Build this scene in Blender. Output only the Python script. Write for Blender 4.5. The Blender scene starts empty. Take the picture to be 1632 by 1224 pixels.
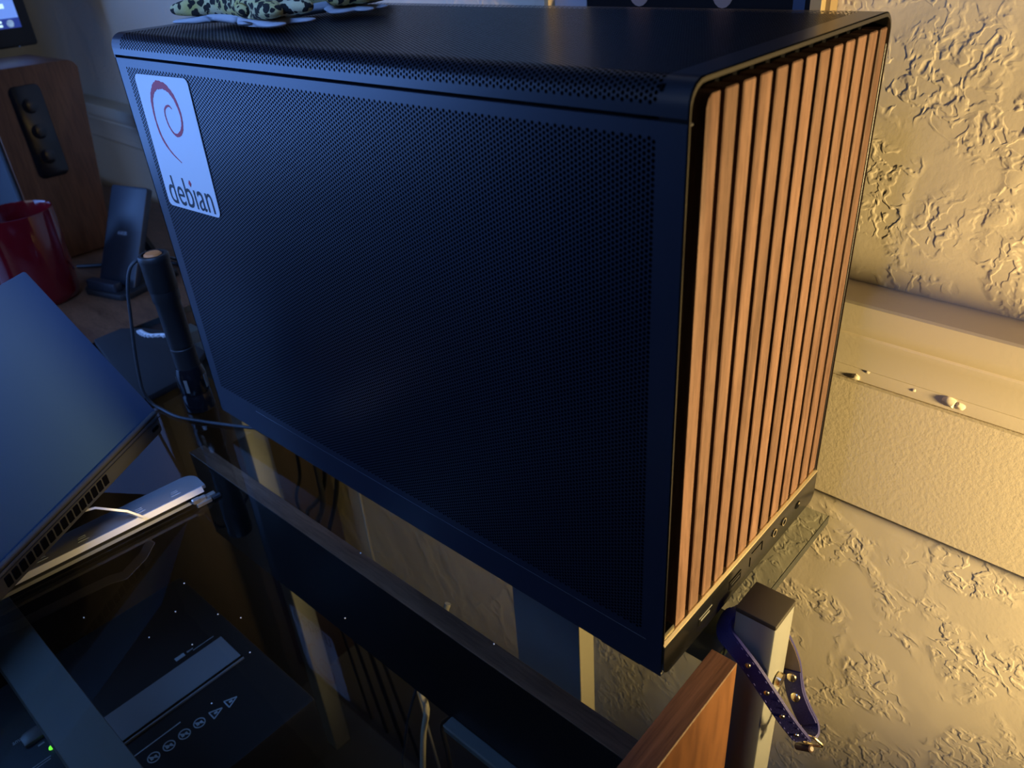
import bpy, bmesh, math, random
from mathutils import Vector, Matrix
random.seed(7)
S = bpy.context.scene
COL = S.collection

# ------------------------------------------------------------------ camera
cam_d = bpy.data.cameras.new('camera')
cam = bpy.data.objects.new('camera', cam_d); COL.objects.link(cam)
R = ((0.7449100509, 0.6640134390, -0.0647701230),
     (0.3009177555, -0.4210434410, -0.8556698693),
     (-0.5954473280, 0.6179066059, -0.5134529248))
m = Matrix(((R[0][0], -R[1][0], -R[2][0], 0.14688467),
            (R[0][1], -R[1][1], -R[2][1], -0.25292873),
            (R[0][2], -R[1][2], -R[2][2], 0.36525612),
            (0, 0, 0, 1)))
cam.matrix_world = m
cam_d.sensor_width = 36.0
cam_d.lens = 1249.82 * 36.0 / 1632.0
cam_d.clip_start = 0.02
cam_d.dof.use_dof = True
cam_d.dof.focus_distance = 0.50
cam_d.dof.aperture_fstop = 12.0
S.camera = cam

# ------------------------------------------------------------------ world, lights, exposure
w = bpy.data.worlds.new('world'); S.world = w; w.use_nodes = True
w.node_tree.nodes['Background'].inputs[0].default_value = (0.55, 0.7, 1.0, 1)
w.node_tree.nodes['Background'].inputs[1].default_value = 0.02

def light(name, kind, loc, target, power, color, size=0.1, size_y=None, spread=None):
    d = bpy.data.lights.new(name, kind); d.energy = power; d.color = color
    if kind == 'AREA':
        d.shape = 'RECTANGLE'; d.size = size; d.size_y = size_y or size
        if spread: d.spread = spread
    else:
        d.shadow_soft_size = size
        if kind == 'SPOT': d.spot_size = math.radians(spread); d.spot_blend = 0.48
    o = bpy.data.objects.new(name, d); COL.objects.link(o); o.location = loc
    if target is not None:
        o.rotation_euler = (Vector(target) - Vector(loc)).to_track_quat('-Z', 'Y').to_euler()
    return o
# warm shaded table lamp to the right of the frame
light('warm_lamp', 'SPOT', (0.60, 0.138, 0.09), (-0.30, 0.52, 0.12), 58.0, (1.0, 0.71, 0.29), 0.04, spread=89)
# blue screen of a monitor out of view on the left
light('screen_light', 'AREA', (-1.15, -0.52, 0.36), (-0.2, 0.0, 0.28), 6.6, (0.14, 0.34, 1.0), 0.62, 0.66)
light('upper_blue_fill', 'AREA', (-0.18, -0.52, 0.76), (-0.45, -0.05, 0.10), 1.5, (0.16, 0.36, 1.0), 0.50, 0.28, math.radians(64))  # added blue fill from overhead for the laptop lid, not a screen
# added neutral fill light from behind the camera, not a window
light('rear_fill_light', 'AREA', (-0.4, -2.2, 1.0), (-0.2, 0.2, 0.0), 4.2, (0.72, 0.84, 1.0), 1.1, 1.2)

S.view_settings.view_transform = 'Standard'
S.view_settings.look = 'None'
S.view_settings.gamma = 1.0
S.view_settings.use_curve_mapping = False
S.view_settings.exposure = 0.0

# ------------------------------------------------------------------ materials
def mat(name, col, rough=0.5, metal=0.0, spec=0.5, emit=None, emit_s=0.0, coat=0.0):
    M = bpy.data.materials.new(name); M.use_nodes = True
    b = M.node_tree.nodes['Principled BSDF']
    b.inputs['Base Color'].default_value = (*col, 1)
    b.inputs['Roughness'].default_value = rough
    b.inputs['Metallic'].default_value = metal
    b.inputs['Specular IOR Level'].default_value = spec
    if coat: b.inputs['Coat Weight'].default_value = coat
    if emit:
        b.inputs['Emission Color'].default_value = (*emit, 1)
        b.inputs['Emission Strength'].default_value = emit_s
    return M
def N(M, t): return M.node_tree.nodes.new(t)
def L(M, a, b): M.node_tree.links.new(a, b)
def bsdf(M): return M.node_tree.nodes['Principled BSDF']
def coords(M, scale=(1, 1, 1), kind='Object'):
    tc = N(M, 'ShaderNodeTexCoord'); mp = N(M, 'ShaderNodeMapping')
    mp.inputs['Scale'].default_value = scale
    L(M, tc.outputs[kind], mp.inputs['Vector'])
    return mp.outputs['Vector']
def noise(M, vec, scale, detail=3, rough=0.5, dist=0.0):
    n = N(M, 'ShaderNodeTexNoise')
    n.inputs['Scale'].default_value = scale; n.inputs['Detail'].default_value = detail
    n.inputs['Roughness'].default_value = rough; n.inputs['Distortion'].default_value = dist
    L(M, vec, n.inputs['Vector']); return n.outputs['Fac']
def ramp(M, fac, stops):
    r = N(M, 'ShaderNodeValToRGB'); e = r.color_ramp.elements
    e[0].position, e[0].color = stops[0][0], (*stops[0][1], 1)
    e[1].position, e[1].color = stops[-1][0], (*stops[-1][1], 1)
    for p, c in stops[1:-1]:
        k = e.new(p); k.color = (*c, 1)
    L(M, fac, r.inputs['Fac']); return r.outputs['Color']
def maprange(M, v, a, b, c=0.0, d=1.0, smooth=True):
    n = N(M, 'ShaderNodeMapRange')
    n.interpolation_type = 'SMOOTHSTEP' if smooth else 'LINEAR'
    for i, x in zip(('From Min', 'From Max', 'To Min', 'To Max'), (a, b, c, d)): n.inputs[i].default_value = x
    L(M, v, n.inputs['Value']); return n.outputs['Result']
def mth(M, op, a, b=None):
    n = N(M, 'ShaderNodeMath'); n.operation = op
    for i, x in enumerate((a, b)):
        if x is None: continue
        if isinstance(x, (int, float)): n.inputs[i].default_value = x
        else: L(M, x, n.inputs[i])
    return n.outputs[0]
def bump(M, h, dist=0.001, strength=1.0):
    b = N(M, 'ShaderNodeBump'); b.inputs['Distance'].default_value = dist; b.inputs['Strength'].default_value = strength
    L(M, h, b.inputs['Height']); L(M, b.outputs['Normal'], bsdf(M).inputs['Normal'])
def wood(name, dark, light_, scale, rough=0.45, vary=0.0):
    M = mat(name, light_, rough)
    v = coords(M, scale)
    if vary:
        oi = N(M, 'ShaderNodeObjectInfo'); add = N(M, 'ShaderNodeVectorMath'); add.operation = 'ADD'
        cmb = N(M, 'ShaderNodeCombineXYZ'); k = mth(M, 'MULTIPLY', oi.outputs['Random'], 37.0)
        for i in range(3): L(M, k, cmb.inputs[i])
        L(M, v, add.inputs[0]); L(M, cmb.outputs[0], add.inputs[1]); v = add.outputs[0]
    n1 = noise(M, v, 1.0, 6, 0.62, 0.6)
    c = ramp(M, n1, [(0.3, dark), (0.62, light_)])
    n2 = noise(M, v, 9.0, 2, 0.5)
    mx = N(M, 'ShaderNodeMixRGB'); mx.blend_type = 'MULTIPLY'; mx.inputs[0].default_value = 0.55
    L(M, c, mx.inputs[1]); L(M, ramp(M, n2, [(0.38, (0.55, 0.5, 0.45)), (0.55, (1, 1, 1))]), mx.inputs[2])
    out = mx.outputs[0]
    if vary:
        hs = N(M, 'ShaderNodeHueSaturation')
        L(M, mth(M, 'ADD', mth(M, 'MULTIPLY', oi.outputs['Random'], vary), 1 - vary / 2), hs.inputs['Value'])
        L(M, out, hs.inputs['Color']); out = hs.outputs[0]
    L(M, out, bsdf(M).inputs['Base Color'])
    bump(M, n2, 0.0003, 0.25)
    return M
def wall_mat(name, col, knock=1.0, fine=0.15):
    M = mat(name, col, 0.6, 0, 0.3)
    v = coords(M)
    warp = N(M, 'ShaderNodeTexNoise'); warp.inputs['Scale'].default_value = 60; warp.inputs['Detail'].default_value = 2
    L(M, v, warp.inputs['Vector'])
    mixv = N(M, 'ShaderNodeMixRGB'); mixv.blend_type = 'ADD'; mixv.inputs[0].default_value = 0.010
    L(M, v, mixv.inputs[1]); L(M, warp.outputs['Color'], mixv.inputs[2]); vv = mixv.outputs[0]
    a = noise(M, vv, 72, 2.5, 0.55, 0.2)
    ridge = mth(M, 'SUBTRACT', 1.0, mth(M, 'MULTIPLY', mth(M, 'ABSOLUTE', mth(M, 'SUBTRACT', a, 0.5)), 11.0))
    ridge = maprange(M, ridge, 0.0, 1.0)
    plate = maprange(M, a, 0.50, 0.56)
    mask = maprange(M, noise(M, v, 20, 2, 0.5, 0.5), 0.42, 0.58)
    h = mth(M, 'MULTIPLY', mth(M, 'ADD', mth(M, 'MULTIPLY', ridge, 0.75), mth(M, 'MULTIPLY', plate, 0.45)), mask)
    h = mth(M, 'MULTIPLY', h, knock)
    f = noise(M, v, 320, 3, 0.6)
    h = mth(M, 'ADD', h, mth(M, 'MULTIPLY', f, fine))
    bump(M, mth(M, 'ADD', h, mth(M, 'MULTIPLY', noise(M, v, 26, 1, 0.4), 0.9 * knock)), 0.0012, 0.46)
    return M

M_wall = wall_mat('textured_plaster', (0.74, 0.655, 0.52))
M_board = wall_mat('painted_board', (0.74, 0.645, 0.48), 0.0, 0.35)
M_rail = wall_mat('painted_rail', (0.80, 0.70, 0.53), 0.0, 0.10)
M_room = mat('room_paint', (0.16, 0.15, 0.14), 0.8)
M_ceil = mat('ceiling_paint', (0.22, 0.22, 0.22), 0.8)
M_floor = mat('dark_carpet', (0.035, 0.033, 0.032), 0.9)
M_case = mat('black_powder_coat', (0.010, 0.013, 0.021), 0.35, 0.0, 0.75)
_v = coords(M_case); bump(M_case, noise(M_case, _v, 2600, 2), 0.00005, 0.35)
M_mesh = mat('black_perforated_steel', (0.006, 0.010, 0.022), 0.34, 0.0, 0.8)
M_top = mat('black_satin_steel', (0.010, 0.013, 0.021), 0.30, 0.0, 0.8)
M_black = mat('black_plastic', (0.008, 0.008, 0.009), 0.5)
M_blackgloss = mat('black_gloss', (0.006, 0.006, 0.008), 0.18)
M_inside = mat('dark_interior', (0.002, 0.002, 0.003), 0.9, 0, 0.05)
M_front = mat('black_anodised', (0.003, 0.003, 0.003), 0.25, 0.0, 0.6)
M_lip = mat('champagne_metal_glint', (1.0, 0.88, 0.62), 0.30, 1.0)  # carries the lamp's glint on the chamfer; jack rings and button share it
M_slat = wood('walnut_slat', (0.080, 0.043, 0.032), (0.142, 0.080, 0.060), (120, 120, 9), 0.6, 0.30)
bsdf(M_slat).inputs['Specular IOR Level'].default_value = 0.2
M_sticker = mat('white_sticker', (0.62, 0.63, 0.64), 0.4)
M_red = mat('sticker_red', (0.42, 0.012, 0.03), 0.5)
M_ink = mat('sticker_black', (0.008, 0.008, 0.010), 0.5)
M_steel = mat('grey_painted_steel', (0.23, 0.235, 0.225), 0.38, 0.35)
M_cap = mat('black_rubber_cap', (0.022, 0.018, 0.014), 0.55)
M_panel = wood('cherry_laminate', (0.095, 0.038, 0.0115), (0.145, 0.062, 0.021), (16, 16, 2.2), 0.42)
M_edge = wood('walnut_edge', (0.035, 0.014, 0.007), (0.15, 0.068, 0.034), (110, 5, 110), 0.42)
M_litapron = wood('lit_apron_top', (0.14, 0.062, 0.034), (0.34, 0.16, 0.09), (5, 60, 60), 0.45)  # brown copy for the apron's top, light from above put into the colour
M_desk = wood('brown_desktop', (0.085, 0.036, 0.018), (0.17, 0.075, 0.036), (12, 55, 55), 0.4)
M_shadewood = wood('shaded_wood', (0.006, 0.0035, 0.0025), (0.014, 0.008, 0.006), (30, 30, 3), 0.5)  # near-black wood, shade under the desks put into the colour
M_spk = wood('speaker_walnut', (0.10, 0.036, 0.015), (0.19, 0.075, 0.03), (30, 30, 3), 0.45)
M_mug = mat('red_glaze', (0.15, 0.005, 0.010), 0.12, 0, 0.6, coat=0.4)
M_lid = mat('graphite_lid', (0.038, 0.085, 0.165), 0.42, 0.0, 0.4)
M_lapbase = mat('dark_grey_chassis', (0.045, 0.045, 0.047), 0.5)
M_alu = mat('brushed_aluminium', (0.34, 0.345, 0.35), 0.36, 0.45)
M_plug = mat('plug_metal', (0.55, 0.52, 0.46), 0.35, 0.8)
M_navy = mat('navy_leather', (0.012, 0.012, 0.095), 0.5)
_v = coords(M_navy); bump(M_navy, noise(M_navy, _v, 900, 3), 0.0004, 0.6)
M_back = mat('leather_backing', (0.16, 0.12, 0.10), 0.7)
M_thread = mat('navy_thread', (0.03, 0.03, 0.16), 0.7)
M_brass = mat('pale_brass', (0.80, 0.68, 0.45), 0.25, 1.0)
M_brown = mat('brown_leather', (0.05, 0.028, 0.022), 0.45)
M_orange = mat('orange_rubber', (0.62, 0.20, 0.05), 0.5)
M_cable = mat('grey_cable', (0.03, 0.034, 0.04), 0.5)
M_cabledark = mat('black_cable', (0.008, 0.008, 0.009), 0.5)
M_cablewhite = mat('ivory_cable', (0.5, 0.45, 0.34), 0.5)
M_pad = mat('charging_pad', (0.014, 0.018, 0.026), 0.35)
M_logo = mat('pale_print', (0.35, 0.4, 0.45), 0.5)
M_icon = mat('grey_print', (0.58, 0.66, 0.72), 0.6)
M_pouch = mat('black_nylon', (0.004, 0.0045, 0.006), 0.8)
M_zip = mat('white_zip', (0.62, 0.64, 0.66), 0.5)
M_box = mat('cream_card', (0.22, 0.19, 0.14), 0.6)
M_boxface = mat('grey_card', (0.30, 0.30, 0.31), 0.6)
M_led = mat('green_led', (0.05, 0.5, 0.02), 0.3, emit=(0.18, 1.0, 0.05), emit_s=1.6)
M_screen = mat('screen_blue', (0.0, 0.0, 0.0), 0.2, emit=(0.16, 0.33, 1.0), emit_s=0.9)
M_screenbar = mat('screen_bar', (0.0, 0.0, 0.0), 0.2, emit=(0.02, 0.06, 0.45), emit_s=0.6)
M_screenwhite = mat('screen_white', (0.0, 0.0, 0.0), 0.2, emit=(0.55, 0.85, 1.0), emit_s=1.3)
M_gold = mat('gold_frame', (0.62, 0.50, 0.30), 0.35, 0.6)
M_palestrip = mat('pale_strip', (0.42, 0.47, 0.55), 0.7)
M_print = mat('dark_print', (0.006, 0.006, 0.009), 0.3)
M_skin = mat('printed_skin', (0.50, 0.33, 0.28), 0.5)
M_printblue = mat('printed_blue', (0.06, 0.10, 0.2), 0.5)
M_dust = mat('dust', (0.7, 0.7, 0.7), 0.8)
M_shiny = mat('slot_metal', (0.45, 0.46, 0.48), 0.28, 0.35)
M_shred = mat('shredder_black', (0.016, 0.017, 0.019), 0.45)
M_purple = mat('badge_purple', (0.05, 0.06, 0.30), 0.4)
M_white = mat('white_rim', (0.7, 0.72, 0.78), 0.5)
M_belly = mat('white_plush', (0.40, 0.42, 0.45), 0.9)
M_plush = mat('spotted_plush', (0.5, 0.45, 0.2), 0.95)
_v = coords(M_plush)
_d = noise(M_plush, _v, 120, 2)
_mx = N(M_plush, 'ShaderNodeMixRGB'); _mx.blend_type = 'ADD'; _mx.inputs[0].default_value = 0.006
_wn = N(M_plush, 'ShaderNodeTexNoise'); _wn.inputs['Scale'].default_value = 160; L(M_plush, _v, _wn.inputs['Vector'])
L(M_plush, _v, _mx.inputs[1]); L(M_plush, _wn.outputs['Color'], _mx.inputs[2])
_vo = N(M_plush, 'ShaderNodeTexVoronoi'); _vo.inputs['Scale'].default_value = 205; L(M_plush, _mx.outputs[0], _vo.inputs['Vector'])
_sp = maprange(M_plush, _vo.outputs['Distance'], 0.43, 0.52)
_yel = ramp(M_plush, noise(M_plush, _v, 45, 2), [(0.35, (0.50, 0.43, 0.12)), (0.65, (0.62, 0.58, 0.36))])
_m2 = N(M_plush, 'ShaderNodeMixRGB'); L(M_plush, _sp, _m2.inputs[0])
_m2.inputs[1].default_value = (0.012, 0.012, 0.01, 1); L(M_plush, _yel, _m2.inputs[2])
L(M_plush, _m2.outputs[0], bsdf(M_plush).inputs['Base Color'])
bump(M_plush, noise(M_plush, _v, 1500, 2), 0.0006, 0.6)

# clear pane: fresnel mix of a transparent and a mirror lobe
M_glass = bpy.data.materials.new('tinted_glass'); M_glass.use_nodes = True
nt = M_glass.node_tree; nt.nodes.clear()
_o = nt.nodes.new('ShaderNodeOutputMaterial'); _t = nt.nodes.new('ShaderNodeBsdfTransparent'); _g = nt.nodes.new('ShaderNodeBsdfGlossy')
_f = nt.nodes.new('ShaderNodeFresnel'); _x = nt.nodes.new('ShaderNodeMixShader')
_t.inputs[0].default_value = (0.80, 0.83, 0.82, 1); _g.inputs['Roughness'].default_value = 0.0; _ge = nt.nodes.new('ShaderNodeNewGeometry'); _mi = nt.nodes.new('ShaderNodeMath'); _mi.operation = 'MULTIPLY_ADD'
_mi.inputs[1].default_value = 1 / 1.5 - 1.5; _mi.inputs[2].default_value = 1.5      # same pane, seen from inside
nt.links.new(_ge.outputs['Backfacing'], _mi.inputs[0]); nt.links.new(_mi.outputs[0], _f.inputs[0])
_c = nt.nodes.new('ShaderNodeMath'); _c.operation = 'SUBTRACT'; _c.inputs[0].default_value = 1.0; nt.links.new(_ge.outputs['Backfacing'], _c.inputs[1])
_mm = nt.nodes.new('ShaderNodeMath'); _mm.operation = 'MULTIPLY'; nt.links.new(_f.outputs[0], _mm.inputs[0]); nt.links.new(_c.outputs[0], _mm.inputs[1])   # the upper face mirrors, the lower one hardly
nt.links.new(_mm.outputs[0], _x.inputs[0]); nt.links.new(_t.outputs[0], _x.inputs[1]); nt.links.new(_g.outputs[0], _x.inputs[2]); nt.links.new(_x.outputs[0], _o.inputs[0])
M_glassedge = mat('glass_edge', (0.010, 0.014, 0.010), 0.15, 0, 0.6)

# ------------------------------------------------------------------ mesh helpers
class MB:
    def __init__(s): s.v = []; s.f = []
    def add(s, v, f):
        k = len(s.v); s.v += [tuple(p) for p in v]; s.f += [tuple(i + k for i in q) for q in f]; return s
    def box(s, x0, x1, y0, y1, z0, z1, bev=0.0, seg=1, mtx=None):
        bm = bmesh.new(); bmesh.ops.create_cube(bm, size=1)
        for v in bm.verts: v.co = Vector((x0 + (v.co.x + .5) * (x1 - x0), y0 + (v.co.y + .5) * (y1 - y0), z0 + (v.co.z + .5) * (z1 - z0)))
        if bev: bmesh.ops.bevel(bm, geom=list(bm.edges), offset=bev, segments=seg, affect='EDGES', profile=0.5)
        return s.bm(bm, mtx)
    def bm(s, bm, mtx=None):
        bm.verts.index_update()
        s.add([(mtx @ v.co if mtx else v.co)[:] for v in bm.verts], [[v.index for v in f.verts] for f in bm.faces]); bm.free(); return s
    def prism(s, poly, a, b, fn, bev=0.0):
        """poly: 2D outline, extruded from a to b; fn(u,v,w)->xyz"""
        n = len(poly)
        v = [fn(p[0], p[1], a) for p in poly] + [fn(p[0], p[1], b) for p in poly]
        f = [(i, (i + 1) % n, n + (i + 1) % n, n + i) for i in range(n)] + [tuple(range(n - 1, -1, -1)), tuple(range(n, 2 * n))]
        if not bev: return s.add(v, f)
        bm = bmesh.new(); vs = [bm.verts.new(p) for p in v]
        for q in f: bm.faces.new([vs[i] for i in q])
        bmesh.ops.recalc_face_normals(bm, faces=list(bm.faces))
        bmesh.ops.bevel(bm, geom=list(bm.edges), offset=bev, segments=2, affect='EDGES', profile=0.5)
        return s.bm(bm)
    def tube(s, pts, r, n=10, cap=True, closed=False):
        pts = [Vector(p) for p in pts]; m_ = len(pts); rr = r if isinstance(r, (list, tuple)) else [r] * m_
        up = Vector((0.31, 0.21, 0.93)); V = []; 
        prev = None
        for i, p in enumerate(pts):
            a = pts[(i - 1) % m_] if (closed or i > 0) else p; b = pts[(i + 1) % m_] if (closed or i < m_ - 1) else p
            t = (b - a).normalized()
            if prev is None: u = t.orthogonal().normalized()
            else: u = (prev - t * prev.dot(t)).normalized()
            prev = u; w_ = t.cross(u)
            V += [(p + (u * math.cos(k * 2 * math.pi / n) + w_ * math.sin(k * 2 * math.pi / n)) * rr[i])[:] for k in range(n)]
        F = []
        for i in range(m_ if closed else m_ - 1):
            j = (i + 1) % m_
            F += [(i * n + k, i * n + (k + 1) % n, j * n + (k + 1) % n, j * n + k) for k in range(n)]
        if cap and not closed: F += [tuple(range(n - 1, -1, -1)), tuple((m_ - 1) * n + k for k in range(n))]
        return s.add(V, F)
    def lathe(s, prof, c=(0, 0, 0), n=40, mtx=None):
        V = []; F = []; k = len(prof)
        for i in range(n):
            a = 2 * math.pi * i / n
            for r, z in prof:
                p = Vector((r * math.cos(a), r * math.sin(a), z))
                p = mtx @ p if mtx else p + Vector(c)
                V.append(p[:])
        for i in range(n):
            j = (i + 1) % n
            for q in range(k - 1): F.append((i * k + q, j * k + q, j * k + q + 1, i * k + q + 1))
        return s.add(V, F)

def smooth_path(pts, k=6, closed=False):
    P = [Vector(p) for p in pts]; out = []; n = len(P)
    for i in range(n if closed else n - 1):
        g = lambda j: P[j % n] if closed else P[max(0, min(n - 1, j))]
        a, b, c, d = g(i - 1), g(i), g(i + 1), g(i + 2)
        for q in range(k):
            t = q / k
            out.append(0.5 * ((2 * b) + (-a + c) * t + (2 * a - 5 * b + 4 * c - d) * t * t + (-a + 3 * b - 3 * c + d) * t ** 3))
    if not closed: out.append(P[-1])
    return out

def link_mesh(name, me, mats, parent, smooth):
    co = [v.co.copy() for v in me.vertices]
    lo = Vector([min(p[i] for p in co) for i in range(3)]); hi = Vector([max(p[i] for p in co) for i in range(3)])
    c = (lo + hi) / 2
    me.transform(Matrix.Translation(-c))
    for M in (mats if isinstance(mats, (list, tuple)) else [mats]): me.materials.append(M)
    if smooth:
        me.polygons.foreach_set('use_smooth', [True] * len(me.polygons)); me.set_sharp_from_angle(angle=math.radians(smooth))
    o = bpy.data.objects.new(name, me); COL.objects.link(o)
    if parent is not None:
        o.parent = parent; p = parent; off = Vector()
        while p is not None: off += p.location; p = p.parent
        o.location = c - off
    else: o.location = c
    return o
def obj(name, mb, M, parent=None, smooth=35):
    me = bpy.data.meshes.new(name); me.from_pydata(mb.v, [], mb.f); me.update()
    bm = bmesh.new(); bm.from_mesh(me); bmesh.ops.recalc_face_normals(bm, faces=list(bm.faces)); bm.to_mesh(me); bm.free()
    return link_mesh(name, me, M, parent, smooth)
def tag(o, label, cat, group=None):
    o['label'] = label; o['category'] = cat
    if group: o['group'] = group
    return o
def thing(name, label, cat, loc=(0, 0, 0), group=None):
    o = bpy.data.objects.new(name, None); COL.objects.link(o); o.location = loc; o.empty_display_size = 0.02
    return tag(o, label, cat, group)
def struct(o): o['kind'] = 'structure'; return o
def stuff(o): o['kind'] = 'stuff'; return o
def copy_part(o, dloc):
    c = o.copy(); COL.objects.link(c); c.location = o.location + Vector(dloc); return c
def text(name, body, mtx, M, parent, width=None, height=None, depth=0.0002):
    cu = bpy.data.curves.new(name, 'FONT'); cu.body = body; cu.size = 1.0; cu.resolution_u = 4
    t = bpy.data.objects.new(name, cu); COL.objects.link(t)
    dg = bpy.context.evaluated_depsgraph_get(); me = bpy.data.meshes.new_from_object(t.evaluated_get(dg))
    bpy.data.objects.remove(t); bpy.data.curves.remove(cu)
    xs = [v.co.x for v in me.vertices]; ys = [v.co.y for v in me.vertices]
    x0, x1 = min(xs), max(xs); y1 = max(ys)
    sx = width / (x1 - x0); sy = (height / y1) if height else sx
    for v in me.vertices: v.co = mtx @ Vector(((v.co.x - x0) * sx, v.co.y * sy, depth))
    return link_mesh(name, me, M, parent, None)
def frame3(o, ex, ey):
    ex = Vector(ex).normalized(); ey = Vector(ey); ey = (ey - ex * ey.dot(ex)).normalized(); ez = ex.cross(ey); o = Vector(o)
    return Matrix(((ex.x, ey.x, ez.x, o.x), (ex.y, ey.y, ez.y, o.y), (ex.z, ey.z, ez.z, o.z), (0, 0, 0, 1)))
def rrect(x0, x1, y0, y1, r, n=5, corners=(1, 1, 1, 1)):
    out = []
    for (cx, cy, a0, on) in ((x1 - r, y1 - r, 0, corners[0]), (x0 + r, y1 - r, 90, corners[1]), (x0 + r, y0 + r, 180, corners[2]), (x1 - r, y0 + r, 270, corners[3])):
        if not on:
            out.append((cx + (r if a0 in (0, 270) else -r), cy + (r if a0 in (0, 90) else -r))); continue
        for k in range(n + 1):
            a = math.radians(a0 + 90 * k / n); out.append((cx + r * math.cos(a), cy + r * math.sin(a)))
    return out

# ================================================================== SETTING
ZG = -0.018                     # top of the glass
ZF = -0.758                     # floor
ND = Vector((-1, 0.049, 0)).normalized()      # the wall runs along ND, slightly turned from the case
NN = Vector((-0.049, -1, 0)).normalized()     # out of the wall, into the room
W0 = Vector((-0.025, 0.27, 0))
def wp(s, p, z): q = W0 + ND * s + NN * p; return (q.x, q.y, z)
def extrude_wall(prof, s0, s1):
    return MB().prism(prof, s0, s1, lambda p, z, s_: wp(s_, p, z))
struct(obj('wall_back', extrude_wall([(0, ZF), (0, 1.7), (-0.06, 1.7), (-0.06, ZF)], -1.9, 2.3), M_wall, None, None))
struct(obj('wall_left', MB().box(-2.3, -2.2, -2.6, 0.5, ZF, 1.7), M_room, None, None))
struct(obj('wall_right', MB().box(1.8, 1.9, -2.6, 0.5, ZF, 1.7), M_room, None, None))
struct(obj('wall_front', MB().box(-2.3, 1.9, -2.7, -2.6, ZF, 1.7), M_room, None, None))
struct(obj('ceiling', MB().box(-2.3, 1.9, -2.7, 0.5, 1.7, 1.76), M_ceil, None, None))
struct(obj('floor', MB().box(-2.3, 1.9, -2.7, 0.5, ZF - 0.05, ZF), M_floor, None, None))
rail = [(0, 0.1330), (0.012, 0.1325), (0.0272, 0.1305), (0.0285, 0.1290), (0.0285, 0.1165), (0.0270, 0.1120), (0.0235, 0.1070), (0.0205, 0.1042),
        (0.0212, 0.1025), (0.0206, 0.1000), (0.0185, 0.0965), (0.0150, 0.0890), (0.0125, 0.0800), (0.0118, 0.0745), (0.0110, 0.0735), (0.0108, 0.0680), (0.0100, 0.0635), (0.0080, 0.0622), (0, 0.0622)]
r_ = struct(obj('trim_1', extrude_wall(rail, -1.85, 2.2), M_rail, None, 25))
b_ = struct(obj('trim_2', extrude_wall([(0, 0.0614), (0.0078, 0.0612), (0.0062, 0.058), (0.0062, -0.0465), (0.0050, -0.0480), (0, -0.0482)], -1.85, 2.2), M_board, None, 25))
# paint drips on the rail
mb = MB()
for (s_, z, rr) in ((-0.028, 0.0735, .0022), (-0.020, 0.0660, .0028), (-0.083, 0.0700, .0042), (-0.090, 0.0690, .003), (-0.060, 0.0700, .0016)):
    bm = bmesh.new(); bmesh.ops.create_icosphere(bm, subdivisions=2, radius=rr)
    c = Vector(wp(s_, 0.0105, z))
    for v in bm.verts: v.co = Vector((v.co.x * 1.1, v.co.y * .5, v.co.z)) * (1 + random.uniform(-.2, .2)) + c
    mb.bm(bm)
o = obj('paint_blobs', mb, M_rail, r_); stuff(o)

# ================================================================== DESK (glass on steel)
desk = thing('glass_desk', 'grey steel framed desk with clear glass top under the black computer case', 'desk', (-0.35, -0.1, ZF))
GX0, GX1, GY0, GY1 = -0.745, 0.010, -0.62, 0.205
g = MB().box(GX0, GX1, GY0, GY1, ZG - 0.008, ZG, 0.0007)
glass = obj('glass_top', g, M_glass, desk, None)
for q in ((GX1 - 0.0004, GX1 + 0.0002, GY0, GY1), (GX0 - 0.0002, GX0 + 0.0004, GY0, GY1)):
    obj('glass_edge', MB().box(*q, ZG - 0.0078, ZG - 0.0004), M_glassedge, glass, None)
PX0, PX1, PY0, PY1 = 0.0106, 0.0355, 0.0622, 0.0880
p1 = obj('post', MB().box(PX0, PX1, PY0, PY1, ZF, 0.0075, 0.0012, 2), M_steel, desk)
obj('post_cap', MB().box(PX0 - .0003, PX1 + .0003, PY0 - .0003, PY1 + .0003, 0.0065, 0.0105, 0.0012, 2), M_cap, p1)
obj('post_bolt', MB().lathe([(0, 0), (.0035, 0), (.0045, .001), (.0045, .004), (0, .004)], n=16, mtx=Matrix.Translation((PX1, 0.075, -0.045)) @ Matrix.Rotation(math.pi / 2, 4, 'Y')), M_brass, p1)
RZ0, RZ1 = ZG - 0.036, ZG - 0.0085
obj('back_rail', MB().box(-0.66, PX0, 0.064, 0.0885, RZ0, RZ1, 0.001, 2), M_steel, desk)
obj('front_rail', MB().box(-0.70, PX0, -0.237, -0.2095, RZ0, RZ1, 0.0012, 2), M_steel, desk)
p2 = obj('post', MB().box(-0.656, -0.629, 0.0885, 0.115, ZF, RZ1, 0.0012, 2), M_steel, desk)
p3 = obj('post', MB().box(PX0, PX1, -0.60, -0.574, ZF, 0.0075, 0.0012, 2), M_steel, desk)
obj('post_cap', MB().box(PX0 - .0003, PX1 + .0003, -.6003, -.5737, 0.0065, 0.0105, 0.0012, 2), M_cap, p3)
p4 = obj('post', MB().box(-0.715, -0.69, -0.60, -0.574, ZF, RZ1, 0.0012, 2), M_steel, desk)
obj('side_rail', MB().box(-0.715, -0.69, -0.574, 0.1, RZ0, RZ1, 0.001, 2), M_steel, desk)
mb = MB()
for x, y in ((-.305, -.126), (-.285, -.143), (-.278, -.165), (-.26, -.126), (-.245, -.118), (-.33, -.185), (-.215, -.13), (-.25, -.15), (-.19, -.075), (-.23, -.03), (-.10, -.03), (-.2, -.165)):
    mb.box(x - .0004, x + .0004, y - .0004, y + .0004, ZG, ZG + .0005)
stuff(obj('dust_specks', mb, M_dust, desk, None))

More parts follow.
